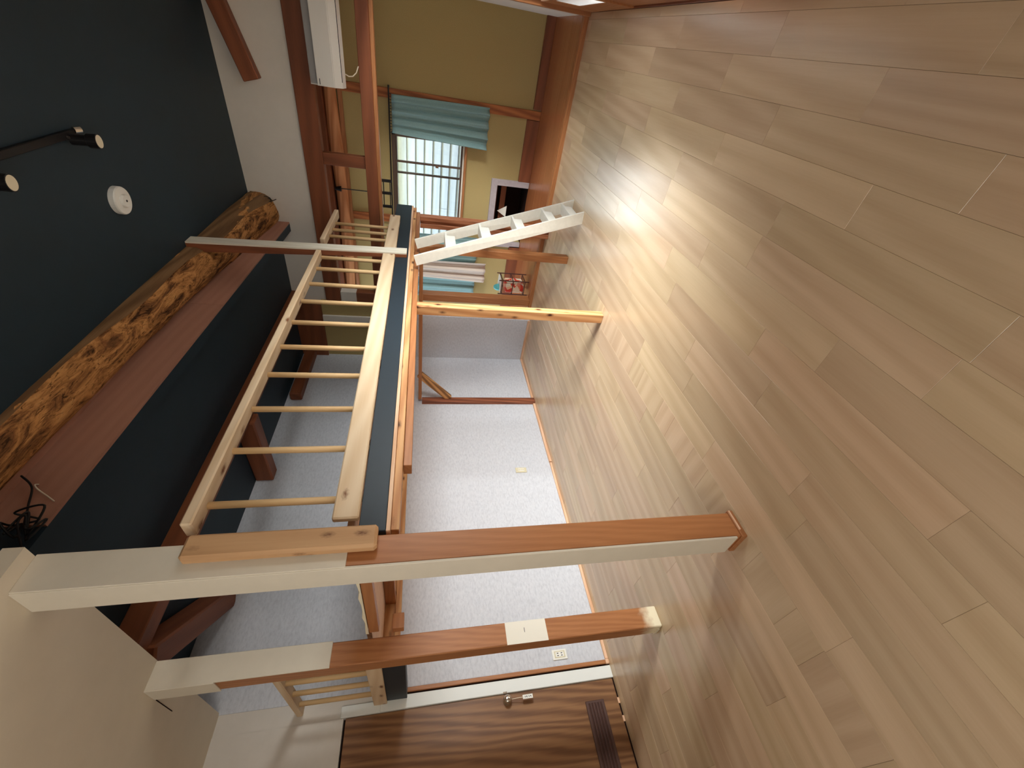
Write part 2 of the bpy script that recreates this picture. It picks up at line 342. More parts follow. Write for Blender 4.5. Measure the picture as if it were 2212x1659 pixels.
wd = sroot('wall_entrance', (-.3, 3.75, 0))
B('panel', 'greige', wd, -1.5, -.05, 3.70, 3.80, 0, 2.9, b=0); B('panel', 'greige', wd, -.05, .80, 3.70, 3.80, 2.0, 2.9, b=0)
B('door_light_stop', 'dark', wd, -.06, .81, 3.745, 3.80, 0, 2.01, b=0); B('panel', 'greige', wd, .80, .92, 3.705, 3.80, 0, 2.9, b=0)  # dark box added behind the door to stop outside light leaking past it
struct(MB().box(-1.5, 5.03, -.45, 1.95, 3.34, 3.46).build('ceiling', 'navy'))
lc = sroot('ceiling_loft', (3, 2.8, 3.12))
B('board', 'navy', lc, .93, 5.06, 1.98, 3.80, 3.11, 3.46, b=0)
MB().hexa([(.93, 1.915, 3.11), (.93, 2.0, 3.11), (5.03, 2.0, 2.985), (5.03, 1.915, 2.985), (.93, 1.915, 3.40), (.93, 2.0, 3.40), (5.03, 2.0, 3.40), (5.03, 1.915, 3.40)]).build('step_beam', 'navy', lc)
zb = lambda x: 3.11 - (x-.93)/4.1*.125
for a, b_ in ((1.26, 3.17), (3.173, 5.028)):
    MB().hexa([(a, 1.90, zb(a)), (a, 1.915, zb(a)), (b_, 1.915, zb(b_)), (b_, 1.90, zb(b_)), (a, 1.90, 3.34), (a, 1.915, 3.34), (b_, 1.915, 3.34), (b_, 1.90, 3.34)]).build('facing_board', 'soffit', lc)
ce = sroot('ceiling_entrance', (-.3, 2.6, 2.8))
B('panel', 'beige', ce, -1.5, .932, 1.531, 3.80, 2.80, 2.86, b=0)
B('bulkhead', 'navy', ce, -1.5, .931, 1.533, 3.80, 2.86, 3.46, b=0)
B('crack', 'dark', ce, .798, .802, 2.80, 3.02, 2.7985, 2.801, b=0)
struct(MB().box(5.13, 6.32, -.45, 3.8, 3.0, 3.1).build('ceiling_veranda', 'brownY'))
B('fillet', 'soffit', lc, 1.26, 5.02, 1.74, 1.905, 3.332, 3.3395, b=0)
# veranda floor
vf = sroot('floor_veranda', (5.6, 1.7, 0))
B('sill_trim', 'orangeY', vf, 5.03, 5.10, -.33, 3.0, -.06, .046, b=.006)
yb = [5.10, 5.42, 5.75, 6.2]
for a, b_ in zip(yb, yb[1:]): MB().box(a+.0008, b_-.0008, -.33, 3.7, -.06, .045, .0015).build('plank', 'engawaY', vf)

# ------------------------------------------------------------------ shoji on the right wall
w2 = sroot('window_2', (3.3, -.33, 0))
B('sill_rail', 'brownX', w2, 1.62, 5.05, -.46, -.332, -.06, .006)
B('head_rail', 'brownX', w2, 1.62, 5.05, -.44, -.32, 1.92, 1.98)
B('jamb', 'orangeZ', w2, 4.99, 5.06, -.42, -.30, 0, 1.98)
def pframe(x0, x1, yy, zlo, zt):   # sliding panel: frame, paper almost flush with it
    MB().box(x0, x0+.05, yy-.03, yy, .004, zt, .002).box(x1-.05, x1, yy-.03, yy, .005, zt, .002).box(x0+.05, x1-.05, yy-.03, yy, .005, zlo, .002).box(x0+.05, x1-.05, yy-.03, yy, zt-.04, zt, .002).build('panel_frame', 'orangeX', w2)
    B('paper', 'shoji', w2, x0+.05, x1-.05, yy-.006, yy-.004, zlo, zt-.04, b=0)
pframe(3.93, 4.75, -.333, .205, .47)
B('stile', 'orangeZ', w2, 4.75, 4.99, -.40, -.332, .002, .47); B('window_sill', 'pinkplyX', w2, 3.93, 4.99, -.66, -.333, .47, .492); B('window_side', 'orangeZ', w2, 4.97, 5.0, -.66, -.34, .492, 1.92)
B('window_side', 'orangeZ', w2, 3.93, 3.96, -.66, -.36, .492, 1.92); B('pane', 'glass', w2, 3.96, 4.97, -.650, -.646, .492, 1.92, b=0); B('sash_rail', 'orangeX', w2, 3.96, 4.97, -.66, -.64, .492, .53)
B('head_board', 'orangeX', w2, 3.93, 5.0, -.66, -.345, 1.92, 1.95)
pframe(3.06, 3.93, -.345, .26, 1.92)
for zz in (.81, 1.36): B('lattice_bar', 'orangeX', w2, 3.11, 3.88, -.352, -.350, zz-.008, zz+.008, b=0)
w3 = sroot('window_3', (2.4, -.4, 0))
B('low_panel', 'orangeX', w3, 2.0, 3.08, -.425, -.39, .004, .62); B('frame', 'orangeZ', w3, 2.0, 2.05, -.43, -.385, .62, 1.92); B('frame', 'orangeZ', w3, 3.03, 3.08, -.43, -.385, .62, 1.92)
B('pane', 'glass', w3, 2.05, 3.03, -.411, -.407, .62, 1.92, b=0)

# ------------------------------------------------------------------ far window, hatch
w1 = sroot('window_1', (6.2, 2.2, .95))
B('sill_board', 'orangeY', w1, 6.15, 6.30, 1.04, 3.34, .955, .985); B('bottom_track', 'alulight', w1, 6.19, 6.28, 1.08, 3.30, .985, 1.005)
B('head_track', 'alu', w1, 6.19, 6.30, 1.06, 3.32, 1.875, 1.92); B('side_frame', 'alu', w1, 6.19, 6.30, 1.06, 1.10, .985, 1.92); B('side_frame', 'alu', w1, 6.19, 6.30, 3.28, 3.32, .985, 1.92)
def sash(y0, y1, xx, e=.024):
    s_ = MB().box(xx, xx+.03, y0, y0+e, 1.005, 1.875, .002).box(xx, xx+.03, y1-e, y1, 1.005, 1.875, .002).box(xx, xx+.03, y0+e, y1-e, 1.005, 1.028, .002).box(xx, xx+.03, y0+e, y1-e, 1.857, 1.875, .002).build('sash', 'alu', w1)
    MB().box(xx+.013, xx+.017, y0+e-.003, y1-e+.003, 1.025, 1.86).build('pane', 'glass', s_)
    return s_
sash(1.39, 2.40, 6.20); sash(1.10, 1.56, 6.245); sash(2.36, 3.28, 6.245)
B('latch', 'chrome', w1, 6.185, 6.20, 1.395, 1.43, 1.32, 1.36)
hatch = thing('wall_hatch', 'low grey-framed hatch standing open at the foot of the tan wall', 'hatch', (6.2, 1.95, .05))
B('frame_head', 'grey', hatch, 6.15, 6.21, 1.47, 2.42, .50, .585); B('frame_side', 'grey', hatch, 6.15, 6.21, 1.47, 1.545, .05, .50); B('frame_side', 'grey', hatch, 6.15, 6.21, 2.345, 2.42, .05, .50)
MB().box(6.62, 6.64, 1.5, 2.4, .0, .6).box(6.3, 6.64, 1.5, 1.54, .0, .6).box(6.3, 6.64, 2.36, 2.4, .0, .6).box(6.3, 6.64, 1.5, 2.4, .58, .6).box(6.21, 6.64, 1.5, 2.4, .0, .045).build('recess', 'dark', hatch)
B('shelf_board', 'brownY', hatch, 6.4, 6.44, 1.55, 2.35, .32, .40); B('rear_board', 'brownY', hatch, 6.56, 6.6, 1.55, 2.35, .42, .57)
pp = tag(MB().add([(6.32, 1.86, .30), (6.32, 2.02, .30), (6.36, 1.95, .43), (6.33, 1.86, .295), (6.33, 2.02, .295), (6.37, 1.95, .425)], [(0, 1, 2), (3, 4, 5), (0, 1, 4, 3), (1, 2, 5, 4), (2, 0, 3, 5)]).build('paper_scrap', 'paper'), 'torn white paper scrap propped inside the low grey hatch', 'paper')
# neighbour's siding outside the window
nb = thing('neighbour_house', 'weathered whitish board siding of the house outside the far window', 'house', (7.5, 2, 0))
MB().box(7.53, 7.7, -2.0, 5.5, -.3, 3.6).build('back_wall', 'shipY', nb)
for k in range(24):
    z0 = -.1+k*.135
    cuts = sorted([-2.0, 5.5] + [random.uniform(-1.5, 5.2) for _ in range(2)])
    for a, b_ in zip(cuts, cuts[1:]):
        MB().hexa([(7.495, a, z0), (7.53, a, z0), (7.53, b_-.004, z0), (7.495, b_-.004, z0), (7.515, a, z0+.15), (7.53, a, z0+.15), (7.53, b_-.004, z0+.15), (7.515, b_-.004, z0+.15)]).build('siding_board', 'shipY', nb)
struct(MB().box(-12, 20, -14, 14, -.5, -.35).build('ground', 'ground'))

# ------------------------------------------------------------------ posts
p1 = thing('square_post', 'nearest square post, orange cedar with a white painted side, standing mid-room', 'post', (.87, 1.66, 0))
B('shaft', 'orangeZ', p1, .812, .935, 1.60, 1.727, .028, 2.80, b=.004)
B('side_cladding', 'clad', p1, .802, .8125, 1.597, 1.729, .055, 2.80, b=.002)
B('upper_cladding', 'clad', p1, .806, .939, 1.592, 1.6005, 1.775, 2.80, b=.002)
B('foot_block', 'orangeX', p1, .806, .945, 1.595, 1.735, 0, .028, b=.003); B('foot_strip', 'pinkplyX', p1, .84, .94, 1.588, 1.596, .02, .027, b=.001)
p2 = thing('square_post', 'orange cedar post with a white paper sheet and bare pale foot, beside the door', 'post', (.86, 2.72, 0))
B('shaft', 'post2', p2, .803, .924, 2.66, 2.78, 0, 2.80, b=.005)
B('upper_cladding', 'clad', p2, .80, .928, 2.651, 2.6605, 1.962, 2.80, b=.002)
B('side_cladding', 'clad', p2, .795, .8035, 2.651, 2.783, 2.50, 2.80, b=.002)
B('foot_chip', 'cream', p2, .797, .803, 2.70, 2.775, .004, .02, b=.001)
ps = tag(MB().box(.803, .923, 2.6565, 2.6592, .75, 1.0, .0003).build('paper_sheet', 'paper'), 'blank white paper sheet stuck on the orange post beside the door', 'paper')
MB().box(.86, .885, 2.6558, 2.6566, .885, .888).build('pencil_mark', 'ink', ps)
pk = tag(B('square_post', 'cedarZ', None, 2.862, 2.935, 1.645, 1.722, 0, 1.548, b=.004), 'knotty yellow cedar post under the middle of the loft edge', 'post')
pl_ = tag(B('square_post', 'orangeZ', None, 4.03, 4.11, 1.64, 1.715, 0, 1.545, b=.004), 'slim orange cedar post standing right behind the white ladder', 'post')
pf = thing('square_post', 'grooved brown post on the veranda sill at the far corner of the loft', 'post', (4.96, 1.72, 0))
MB().box(4.90, 5.0, 1.655, 1.70, 0, 1.545, .003).box(4.90, 5.0, 1.735, 1.785, 0, 1.545, .003).box(4.925, 5.0, 1.70, 1.735, 0, 1.545).build('shaft', wood('grooved_cedar', lin(190, 126, 90), lin(150, 92, 62), 'Z', .5, .3, 0), pf)
pg = tag(B('square_post', 'orangeZ', None, 5.02, 5.14, 2.70, 2.80, .046, 1.56, b=.004), 'orange cedar post beside the little rack, end of the veranda opening', 'post')
pu = thing('short_post', 'short stub post above the loft, grey plaster over brown wood', 'post', (5.05, 2.79, 1.8))
B('grey_upper', 'white', pu, 4.995, 5.10, 2.72, 2.858, 2.34, 2.53); B('brown_lower', 'brownZ', pu, 4.99, 5.10, 2.72, 2.858, 1.81, 2.34)
pw = tag(B('wall_post', wood('reddish_batten', lin(160, 98, 70), lin(112, 64, 46), 'Z', .55, .3, 0), None, 3.955, 4.045, 3.655, 3.699, 0, 1.50), 'thin reddish post against the grey wall under the loft', 'post')

# ------------------------------------------------------------------ beams
bb = tag(B('wide_beam', 'brownY', None, 5.0, 5.12, -.33, 2.86, 2.535, 2.715, b=.006), 'wide dark brown beam below the white gable plaster', 'beam')
li = thing('lintel_beam', 'long reddish brown lintel over the veranda opening, below the air conditioner', 'beam', (5.06, 1.2, 2.05))
B('face_board', 'brownY', li, 4.985, 5.11, -.33, 2.9, 2.0, 2.115, b=.004); B('groove_rail', 'orangeY', li, 5.01, 5.10, -.33, 2.9, 1.965, 2.0, b=.003)
sp1 = tag(B('short_post', 'brownZ', None, 5.02, 5.10, 1.14, 1.255, 2.115, 2.535), 'short brown post between the lintel and the wide dark beam', 'post')
sb = tag(BAR('slanted_beam', 'brownX', None, (4.97, .60, 3.045), (4.97, -.34, 3.33), .10, .135), 'slanted brown timber crossing the white gable plaster', 'beam')
# log beam
lg = thing('log_beam', 'rough weathered log beam running along the navy ceiling', 'beam', (3.1, 1.76, 3.3))
N = 60; v = []; f = []; n = 28
rnd = [random.uniform(-1, 1) for _ in range(n*N)]
for i in range(N):
    t = i/(N-1); x = .95+t*4.10
    tt = (x-1.2)/3.83
    yc = 1.722+.073*max(0, tt)**1.5; zc = 3.38-.115*max(0, tt)**1.6; r = .122+.068*max(0, tt)**1.4
    for k in range(n):
        a = 2*math.pi*k/n
        rr = r*(1+.035*math.sin(3*a+x*2.1)+.02*math.sin(x*9+a*5)+.016*rnd[i*n+k])
        v.append((x, yc+rr*math.cos(a), zc+rr*math.sin(a)))
f = [(i*n+k, i*n+(k+1) % n, (i+1)*n+(k+1) % n, (i+1)*n+k) for i in range(N-1) for k in range(n)] + [tuple(range(n)), tuple((N-1)*n+k for k in range(n))]
MB().add(v, f).build('trunk', 'log', lg, True)
# hewn upper flank: the cut facet next to the ceiling
hv = []
for i in range(N):
    x = 1.0+i/(N-1)*4.02; tt = max(0, (x-1.2)/3.83); yc = 1.722+.073*tt**1.5; zc = 3.38-.115*tt**1.6; r = (.122+.068*tt**1.4)*1.055
    hv += [(x, yc+r*math.cos(math.radians(a)), zc+r*math.sin(math.radians(a))) for a in (148+20*tt, 188+14*tt+5*math.sin(x*4), 204+24*tt+5*math.sin(x*5.3))]
MB().add(hv, [(i*3+k, i*3+k+1, i*3+k+4, i*3+k+3) for i in range(N-1) for k in range(2)]).build('hewn_flank', 'hewn', lg, True)
pu2 = tag(MB().box(.94, 5.03, 2.755, 2.875, 2.975, 3.112, .006).build('purlin_beam', 'brownX'), 'straight brown beam along the low navy ceiling above the loft', 'beam')
tag(BAR('diagonal_beam', 'brownX', None, (1.02, 2.90, 3.015), (1.70, 3.685, 3.015), .15, .17, b=.012), 'diagonal brown brace between ceiling beam and wall, above the door post', 'beam')
tag(MB().box(2.825, 2.965, 2.88, 3.695, 2.945, 3.108, .012).build('tie_beam', 'brownY'), 'brown tie beam end meeting the grey wall above the middle of the loft', 'beam')
tag(MB().box(4.02, 4.95, 3.585, 3.699, 2.93, 3.06, .012).build('wall_plate', 'brownX'), 'short brown timber along the top of the grey wall, far end', 'beam')

# ------------------------------------------------------------------ loft
lf = thing('loft_platform', 'raised timber loft with a navy painted edge over the grey-walled nook', 'loft', (3, 2.65, 1.6))
B('deck', 'pinkplyX', lf, .985, 5.08, 1.645, 3.698, 1.772, 1.80, b=0)
MB().box(.955, 5.085, 1.60, 1.640, 1.64, 1.747, .002).box(4.63, 5.085, 1.60, 1.640, 1.746, 1.808, .002).build('fascia', 'fascia', lf)
B('edge_strip', 'pinkplyX', lf, .955, 5.085, 1.603, 1.66, 1.622, 1.639, b=.001)
B('front_joist', 'cedarX', lf, .965, 5.08, 1.62, 1.70, 1.587, 1.621, b=.002)
B('ledger_upper', 'cedarX', lf, .965, 4.96, 3.64, 3.699, 1.69, 1.772, b=.002); B('ledger_lower', 'cedarX', lf, .965, 4.96, 3.625, 3.699, 1.644, 1.689, b=.003)
B('end_beam', 'orangeY', lf, .95, .995, 1.735, 2.655, 1.722, 1.776, b=.003)
MB().add([(.945, 1.74+.0765*i, 1.777) for i in range(13)] + [(.945, 1.74+.0765*i, 1.790+.006*math.sin(i*2.3)) for i in range(13)] + [(.99, 1.74+.0765*i, 1.80) for i in range(13)], [(i, i+1, 14+i, 13+i) for i in range(12)] + [(13+i, 14+i, 27+i, 26+i) for i in range(12)]).build('torn_edge', 'cream', lf)
for x in (1.5, 2.2, 3.6): B('cross_joist', 'orangeY', lf, x, x+.045, 1.70, 3.64, 1.69, 1.77, b=.002)
B('joist_stub', 'orangeX', lf, .94, 1.02, 2.60, 2.66, 1.585, 1.65)
B('side_fascia', 'fascia', lf, .862, .95, 2.781, 3.704, 1.578, 1.72, b=.003)
B('lintel_rail', 'orangeX', lf, 1.335, 5.06, 1.66, 1.73, 1.546, 1.586, b=.002)
B('cross_rail', 'orangeY', lf, 4.0, 4.075, 1.73, 3.66, 1.505, 1.545, b=.003)
BAR('corner_brace', wood('laminated_brace', lin(206, 152, 98), lin(132, 92, 58), 'X', .6, .2, 0, ring=.8, fine=.3), lf, (4.035, 3.655, 1.155), (4.035, 3.27, 1.53), .085, .045, up=(1, 0, 0), b=.002)

# railings
def spindle(par, x, y, z0, z1): MB().tube([(x, y, z0), (x, y, z1)], .0155, 12).build('spindle', 'dowel', par, True)
ra = thing('loft_railing', 'long pale pine railing with dowel bars along the loft edge', 'railing', (2.3, 1.6, 1.75))
B('bottom_plank', 'pineX', ra, 1.0, 3.62, 1.568, 1.600, 1.748, 1.852, b=.006)
B('top_rail', 'pineX', ra, 1.0, 3.565, 1.556, 1.638, 2.345, 2.386, b=.006)
for x in (1.123, 1.412, 1.69, 1.97, 2.24, 2.52, 2.80, 3.065, 3.33): spindle(ra, x, 1.617, 1.749, 2.348)
spindle(ra, 3.548, 1.617, 1.749, 2.348)
rb = thing('loft_railing', 'short pale pine railing beyond the white upright, at the far loft end', 'railing', (4.2, 1.6, 1.75))
B('bottom_plank', 'pineX', rb, 3.76, 4.62, 1.568, 1.600, 1.748, 1.852, b=.006)
B('top_rail', 'pineX', rb, 3.80, 4.58, 1.556, 1.638, 2.36, 2.40, b=.006)
for x in (4.02, 4.185, 4.355): spindle(rb, x, 1.617, 1.749, 2.362)
rc = thing('loft_railing', 'small pine side railing between the door post and the entrance wall', 'railing', (.9, 3.25, 1.7))
B('bottom_plank', 'pineY', rc, .845, .861, 2.785, 3.695, 1.715, 1.805, b=.004)
B('top_rail', 'pineY', rc, .845, .915, 2.785, 3.695, 2.265, 2.305, b=.006)
for y in (2.90, 3.08, 3.30, 3.53): spindle(rc, .877, y, 1.7205, 2.268)
nw = tag(MB().box(.858, .955, 1.545, 1.5915, 1.665, 2.335, .011).build('newel_board', 'newel'), 'upright knotty pine board fixed on the nearest post', 'board')
wu = thing('tall_upright', 'tall upright plank with white front and dark brown side, loft to ceiling', 'upright', (3.65, 1.58, 1.65))
MB().hexa([(3.632, 1.572, 1.65), (3.745, 1.572, 1.65), (3.745, 1.599, 1.65), (3.632, 1.599, 1.65), (3.53, 1.572, 3.335), (3.64, 1.572, 3.335), (3.64, 1.640, 3.335), (3.53, 1.640, 3.335)]).build('dark_plank', 'brownZ', wu)
MB().hexa([(3.634, 1.560, 1.65), (3.745, 1.560, 1.65), (3.745, 1.572, 1.65), (3.634, 1.572, 1.65), (3.532, 1.560, 3.335), (3.64, 1.560, 3.335), (3.64, 1.572, 3.335), (3.532, 1.572, 3.335)]).build('white_face', 'ladderZ', wu)

# ------------------------------------------------------------------ ladder
la = thing('step_ladder', 'whitewashed wooden ladder leaning against the loft', 'ladder', (3.9, 1.4, 0))
th = .022
def stile(b0, t0): # front bottom, front top ; rear offsets
    q = [(b0[0], b0[1], 0), (b0[0]+th, b0[1], 0), (b0[0]+th-.02, b0[1]+.105, 0), (b0[0]-.02, b0[1]+.105, 0),
         (t0[0], t0[1], 1.585), (t0[0]+th, t0[1], 1.585), (t0[0]+th, t0[1]+.085, 1.56), (t0[0], t0[1]+.085, 1.56)]
    MB().hexa(q).build('stile', 'ladderX', la)
FB, FT = (3.905, 1.130), (3.515, 1.530)
GB, GT = (4.270, 1.130), (3.885, 1.530)
stile(FB, FT); stile(GB, GT)
for t in (.08, .215, .41, .615, .82):
    xl = FB[0]+(FT[0]-FB[0])*t+th; xr = GB[0]+(GT[0]-GB[0])*t; yy = FB[1]+(FT[1]-FB[1])*t; z = 1.585*t
    tr = B('tread', 'ladderX', la, xl, xr, yy+.004, yy+.098, z-.011, z+.011, b=.002)
    MB().box(xl+.0, xr-.05, yy+.012, yy+.03, z-.085, z-.011, .002).build('riser_cleat', 'ladderX', tr)

# ------------------------------------------------------------------ baseboards, door wall
bs = sroot('baseboard_left', (3, 3.69, 0))
B('strip', 'pinkplyX', bs, 2.95, 3.95, 3.670, 3.699, 0, .030); B('strip', 'pinkplyX', bs, .93, 2.948, 3.683, 3.699, 0, .026); B('strip', 'pinkplyX', bs, 4.05, 4.965, 3.675, 3.699, 0, .030)
struct(B('baseboard_stub', 'pinkplyY', None, 4.945, 4.969, 3.0, 3.698, 0, .030))
t1 = sroot('trim_1', (.88, 3.7, 0))
B('jamb_board', 'jamb', t1, .803, .885, 3.688, 3.705, 0, 1.76); B('jamb_head', 'jamb', t1, .803, .87, 3.692, 3.705, 1.76, 2.02)
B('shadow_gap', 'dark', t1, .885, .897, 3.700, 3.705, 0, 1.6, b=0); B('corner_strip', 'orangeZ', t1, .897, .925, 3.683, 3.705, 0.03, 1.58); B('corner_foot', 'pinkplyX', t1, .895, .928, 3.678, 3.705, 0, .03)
dr = sroot('door_1', (.4, 3.72, 0))
B('slab', 'doorZ', dr, -.02, .797, 3.696, 3.732, .012, 1.985, b=.002)
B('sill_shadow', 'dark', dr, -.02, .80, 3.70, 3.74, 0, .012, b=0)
for x in (.655, .545): B('wedge', 'pinkplyX', dr, x-.018, x+.018, 3.69, 3.70, .001, .016, b=.001)
kn = MB()
prof = [(.0, .0), (.030, .0), (.030, .006), (.012, .010), (.011, .028), (.026, .036), (.029, .048), (.024, .060), (.010, .064), (0, .0645)]
nn = 20; vv = []
for r, d in prof[1:-1]: vv += [(.757+r*math.cos(2*math.pi*k/nn), 3.696-d, .862+r*math.sin(2*math.pi*k/nn)) for k in range(nn)]
kn.add(vv, [(i*nn+k, i*nn+(k+1) % nn, (i+1)*nn+(k+1) % nn, (i+1)*nn+k) for i in range(len(prof)-3) for k in range(nn)] + [tuple(range(nn)), tuple((len(prof)-3)*nn+k for k in range(nn))])
kn.build('door_handle', 'chrome', dr, True)
B('strike_plate', 'chrome', dr, .800, .812, 3.685, 3.689, .855, .885, b=.001)
vt = MB().box(.20, .677, 3.684, 3.696, .128, .275, .003).build('vent_grille', 'vent', dr)
for i in range(5): MB().prism([(3.684, .150+i*.023), (3.674, .157+i*.023), (3.684, .165+i*.023)], 0, .215, .662).build('louver', 'vent', vt)
kt = thing('key_tag', 'small white key tag hanging from the door knob on a string', 'tag', (.753, 3.64, .71))
B('label', 'platew', kt, .741, .767, 3.640, 3.643, .676, .752, b=.001)
for i, zz in enumerate((.735, .722, .706, .692)): MB().box(.752, .758, 3.6392, 3.640, zz-.004, zz+.003 if i % 2 else zz+.001).box(.748, .752, 3.6392, 3.640, zz-.004, zz-.002).build('lettering', 'ink', kt)
MB().tube([(.757, 3.668, .85), (.756, 3.66, .83), (.755, 3.648, .79), (.754, 3.6415, .752)], .0022, 6).build('string', 'whitecord', kt)
def outlet(label, x0, x1, z0, z1, plate, white):
    o = thing('wall_outlet', label, 'outlet', ((x0+x1)/2, 3.69, (z0+z1)/2))
    B('plate', plate, o, x0, x1, 3.690, 3.699, z0, z1, b=.003)
    xm, zm = (x0+x1)/2, (z0+z1)/2
    ins = MB().box(xm-.017, xm+.017, 3.687, 3.691, zm-.035, zm+.035, .001).build('insert', 'platew', o)
    if white:
        MB().box(xm-.024, xm+.024, 3.6885, 3.6905, zm-.044, zm+.044).build('rim', 'plate', o)
        for dx in (-.008, .008):
            for dz in (-.016, .016): MB().box(xm+dx-.003, xm+dx+.003, 3.6862, 3.6871, zm+dz-.006, zm+dz+.006).build('slot', 'ink', ins)
    else:
        for dz in (-.022, 0, .022): MB().box(xm-.010, xm+.010, 3.6855, 3.6875, zm+dz-.009, zm+dz+.009, .001).build('rocker', 'plate', ins)
outlet('ivory switch plate low on the grey wall under the loft', 2.82, 2.888, .322, .450, 'plate', False)
outlet('white socket plate on the grey wall beside the door jamb', .968, 1.041, .332, .454, 'platew', True)

# ------------------------------------------------------------------ air conditioner
ac = thing('air_conditioner', 'white wall air conditioner mounted high under the dark beam', 'air conditioner', (4.9, .1, 2.2))
MB().prism([(4.998, 2.245), (4.998, 2.52), (4.84, 2.52), (4.825, 2.455), (4.80, 2.455), (4.80, 2.305), (4.835, 2.245), (4.90, 2.225)], 1, -.34, .545).build('body', 'ac', ac)
B('intake_grille', 'acgrey', ac, 4.822, 4.838, -.33, .535, 2.458, 2.515, b=.002)
MB().prism([(4.797, 2.453), (4.797, 2.315), (4.83, 2.252), (4.84, 2.258), (4.803, 2.316), (4.803, 2.453)], 1, -.338, .5435).build('front_panel', 'ac', ac)
MB().bar((4.836, -.33, 2.246), (4.836, .50, 2.246), .006, .005).bar((4.817, .50, 2.285), (4.838, .50, 2.246), .006, .005).build('air_slot', 'ink', ac)
B('badge', 'ink', ac, 4.7955, 4.7972, .49, .535, 2.430, 2.436, b=0)
MB().tube([(4.95, .44, 2.24), (4.95, .455, 2.20), (4.955, .45, 2.165), (4.965, .42, 2.135), (4.98, .37, 2.115)], .005, 8).build('power_cord', 'whitecord', ac, True)

# ------------------------------------------------------------------ ceiling fittings
sd = thing('smoke_detector', 'round white smoke detector on the navy ceiling', 'smoke detector', (2.985, 1.085, 3.34))
MB().tube([(2.985, 1.085, 3.34), (2.985, 1.085, 3.312), (2.985, 1.085, 3.305)], [.080, .080, .076], 32).build('base', 'platew', sd)
MB().tube([(2.985, 1.085, 3.306), (2.985, 1.085, 3.290), (2.985, 1.085, 3.288)], [.035, .035, .033], 24).build('sensor_cap', 'platew', sd)
MB().tube([(2.985, 1.085, 3.289), (2.985, 1.085, 3.287)], .007, 12).build('test_hole', 'ink', sd)
tl = thing('track_light', 'black ceiling track with two small spotlights', 'ceiling light', (2.3, .70, 3.34))
B('rail', 'black', tl, 1.6, 2.86, .685, .72, 3.315, 3.34)
MB().tube([(2.855, .69, 3.32), (2.885, .69, 3.305)], .016, 16).build('end_ring', 'chrome', tl)
def spot(x, y, z, d):
    d = Vector(d).normalized(); p = Vector((x, y, z))
    o = MB().tube([p-d*.12, p-d*.05, p-d*.045, p], [.026, .026, .034, .036], 20).build('spot_lamp', 'black', tl, False)
    MB().tube([p-d*.006, p+d*.001], .031, 20).build('lens', 'lens', o)
    MB().tube([p-d*.10, (x-.05, .703, 3.33)], .010, 8).build('swivel_arm', 'black', o)
spot(2.82, .722, 3.20, (.10, -.02, -1)); spot(2.17, .757, 3.20, (.10, -.02, -1))

# cables
random.seed(3)
def wire(name, label, pts, r, mat):
    P = [Vector(p) for p in pts]; out = []
    for i in range(len(P)-1):
        p0, p1, p2, p3 = P[max(i-1, 0)], P[i], P[i+1], P[min(i+2, len(P)-1)]
        for k in range(8):
            t = k/8; out.append(.5*((2*p1)+(p2-p0)*t+(2*p0-5*p1+4*p2-p3)*t*t+(3*p1-p0-3*p2+p3)*t**3))
    out.append(P[-1]); return tag(MB().tube(out, r, 6).build(name, mat, None, True), label, 'cable')
wire('cable_bundle', 'tangled black cable bundle at the log end above the nearest post', [(1.50, 1.86, 3.31), (1.44, 1.87, 3.24), (1.33, 1.87, 3.19)] + [(1.24+random.uniform(-.07, .07), 1.84+random.uniform(-.04, .04), 3.13+random.uniform(-.07, .07)) for _ in range(16)] + [(1.10, 1.82, 3.05), (.96, 1.735, 2.92)], .0045, 'black')
wire('loose_wire', 'short thin white wire dangling on the reddish ceiling board', [(1.475, 1.895, 3.245), (1.465, 1.885, 3.25), (1.44, 1.885, 3.225), (1.40, 1.89, 3.165), (1.375, 1.893, 3.13)], .003, 'whitecord')
wire('cable_bundle', 'dark wire knot where the log meets the white gable', [(5.01, 1.64, 3.30)] + [(4.97+random.uniform(-.03, .03), 1.66+random.uniform(-.05, .04), 3.16+random.uniform(-.05, .06)) for _ in range(10)] + [(5.02, 1.66, 3.07)], .004, 'black')
sn = thing('rope_hook', 'black hook with a thin cord hanging from the peeled log to the lintel', 'hook', (6.02, 1.775, 2.3))
MB().tube([(6.02, 1.775, 2.645), (6.02, 1.775, 2.565)], [.018, .034], 12).build('hook', 'black', sn); MB().tube([(6.03, 1.775, 2.58), (6.03, 1.775, 1.95)], .006, 8).build('cord', 'black', sn)
bk = thing('metal_bracket', 'black metal bracket under the lintel, above the far window', 'bracket', (5.12, 1.5, 1.9))
MB().box(5.10, 5.115, 1.36, 1.66, 1.945, 1.955).box(5.10, 5.115, 1.36, 1.66, 1.875, 1.885).build('bars', 'black', bk)
for y in (1.37, 1.50, 1.645): MB().box(5.095, 5.12, y-.013, y+.013, 1.865, 1.966).build('clip', 'black', bk)

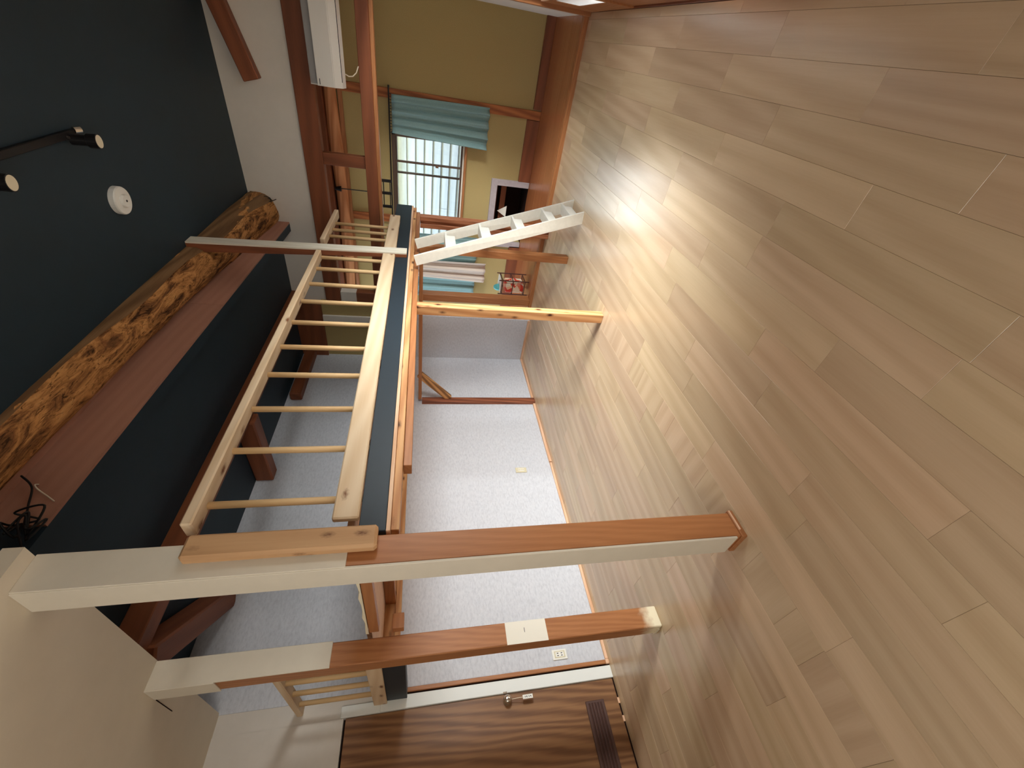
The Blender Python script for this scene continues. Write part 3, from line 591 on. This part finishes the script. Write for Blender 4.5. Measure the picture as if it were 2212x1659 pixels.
# ------------------------------------------------------------------ curtains
def curtain(name, label, y0, y1, y0b, y1b, z0, z1, folds, amp, mat, x=6.10, seed=1):
    nu, nv = 60, 24; v = []; uv = []
    rn = random.Random(seed); ph = rn.uniform(0, 6)
    for j in range(nv+1):
        t = j/nv; z = z1+(z0-z1)*t
        for i in range(nu+1):
            u = i/nu; a = y0+(y0b-y0)*t; b = y1+(y1b-y1)*t
            d = amp*(math.sin(u*folds*6.283+ph)+.45*math.sin(u*folds*2.3*6.283+ph*2+t*1.5))*(.55+.45*t)
            v.append((x+d, a+(b-a)*u+.3*d*math.cos(u*folds*6.283), z+.006*math.sin(u*folds*6.283)*t)); uv.append((u, t))
    f = [(j*(nu+1)+i, j*(nu+1)+i+1, (j+1)*(nu+1)+i+1, (j+1)*(nu+1)+i) for j in range(nv) for i in range(nu)]
    mb = MB().add(v, f); mb.uv = uv
    o = mb.build(name, mat, None, True); s_ = o.modifiers.new('thickness', 'SOLIDIFY'); s_.thickness = .002
    return tag(o, label, 'curtain')
curtain('curtain', 'teal curtain drawn aside at the right edge of the far window', .66, 1.06, .645, 1.11, .712, 1.90, 3.6, .028, 'teal', 6.09, 4)
curtain('curtain', 'narrow teal curtain seen between the ladder and the beige curtain', 2.30, 2.70, 2.30, 2.725, .712, 1.90, 2.4, .018, 'teal', 6.11, 2)
curtain('curtain', 'beige curtain with painted fold shading, hanging lower than the teal ones', 2.68, 2.93, 2.66, 2.975, .56, 1.90, 2.2, .028, 'foldshade', 6.04, 6)
curtain('curtain', 'wide teal curtain just above the little rack', 2.90, 3.30, 2.95, 3.30, .70, 1.90, 2.2, .018, 'teal', 6.11, 9)
cr = thing('curtain_rail', 'dark curtain rail above the far window', 'curtain rail', (6.1, 2, 1.93))
MB().tube([(6.1, .58, 1.932), (6.1, 3.4, 1.932)], .009, 10).build('rod', 'black', cr)
for i in range(14): MB().tube([(6.1, .66+.031*i, 1.935), (6.1, .66+.031*i, 1.903)], .004, 6).build('glide', 'black', cr)
for y in (.60, 2.25, 3.36): MB().box(6.1, 6.2, y-.006, y+.006, 1.925, 1.94).build('bracket', 'black', cr)

# ------------------------------------------------------------------ little rack on the veranda
rk = thing('storage_rack', 'small dark brown wire rack standing on the veranda floor', 'rack', (5.34, 2.63, .045))
x0, x1, y0, y1 = 5.22, 5.46, 2.53, 2.73
for x in (x0, x1):
    for y in (y0, y1): MB().tube([(x, y, .045), (x, y, .47)], .008, 8).build('upright', 'rack', rk)
for z in (.10, .27, .42):
    sh = MB().tube([(x0, y0, z), (x1, y0, z)], .006, 6).tube([(x0, y1, z), (x1, y1, z)], .006, 6).tube([(x0, y0, z), (x0, y1, z)], .006, 6).tube([(x1, y0, z), (x1, y1, z)], .006, 6)
    if z != .27:
        for k in range(1, 5): sh.tube([(x0+(x1-x0)*k/5, y0, z), (x0+(x1-x0)*k/5, y1, z)], .003, 5)
    sh.build('shelf_frame', 'rack', rk)
tag(MB().box(5.235, 5.445, 2.585, 2.715, .106, .365, .012).build('floral_box', 'floral'), 'red floral print box inside the small wire rack', 'box')
tag(MB().box(5.232, 5.448, 2.542, 2.718, .4275, .447, .006).build('white_tray', 'platew'), 'thin white tray lying on top of the wire rack', 'tray')
cy = []
for j in range(7):
    a = j/6*math.pi/2
    cy += [(5.33+.055*math.cos(a)*math.cos(2*math.pi*k/14)*(1+.15*math.sin(k*2.1)), 2.685+.045*math.cos(a)*math.sin(2*math.pi*k/14)*(1+.12*math.cos(k*3)), .447+.075*math.sin(a)) for k in range(14)]
tag(MB().add(cy, [(j*14+k, j*14+(k+1) % 14, (j+1)*14+(k+1) % 14, (j+1)*14+k) for j in range(6) for k in range(14)] + [tuple(range(14))]).build('cloth_bundle', 'cyan', None, True), 'crumpled cyan cloth on the white tray of the rack', 'cloth')
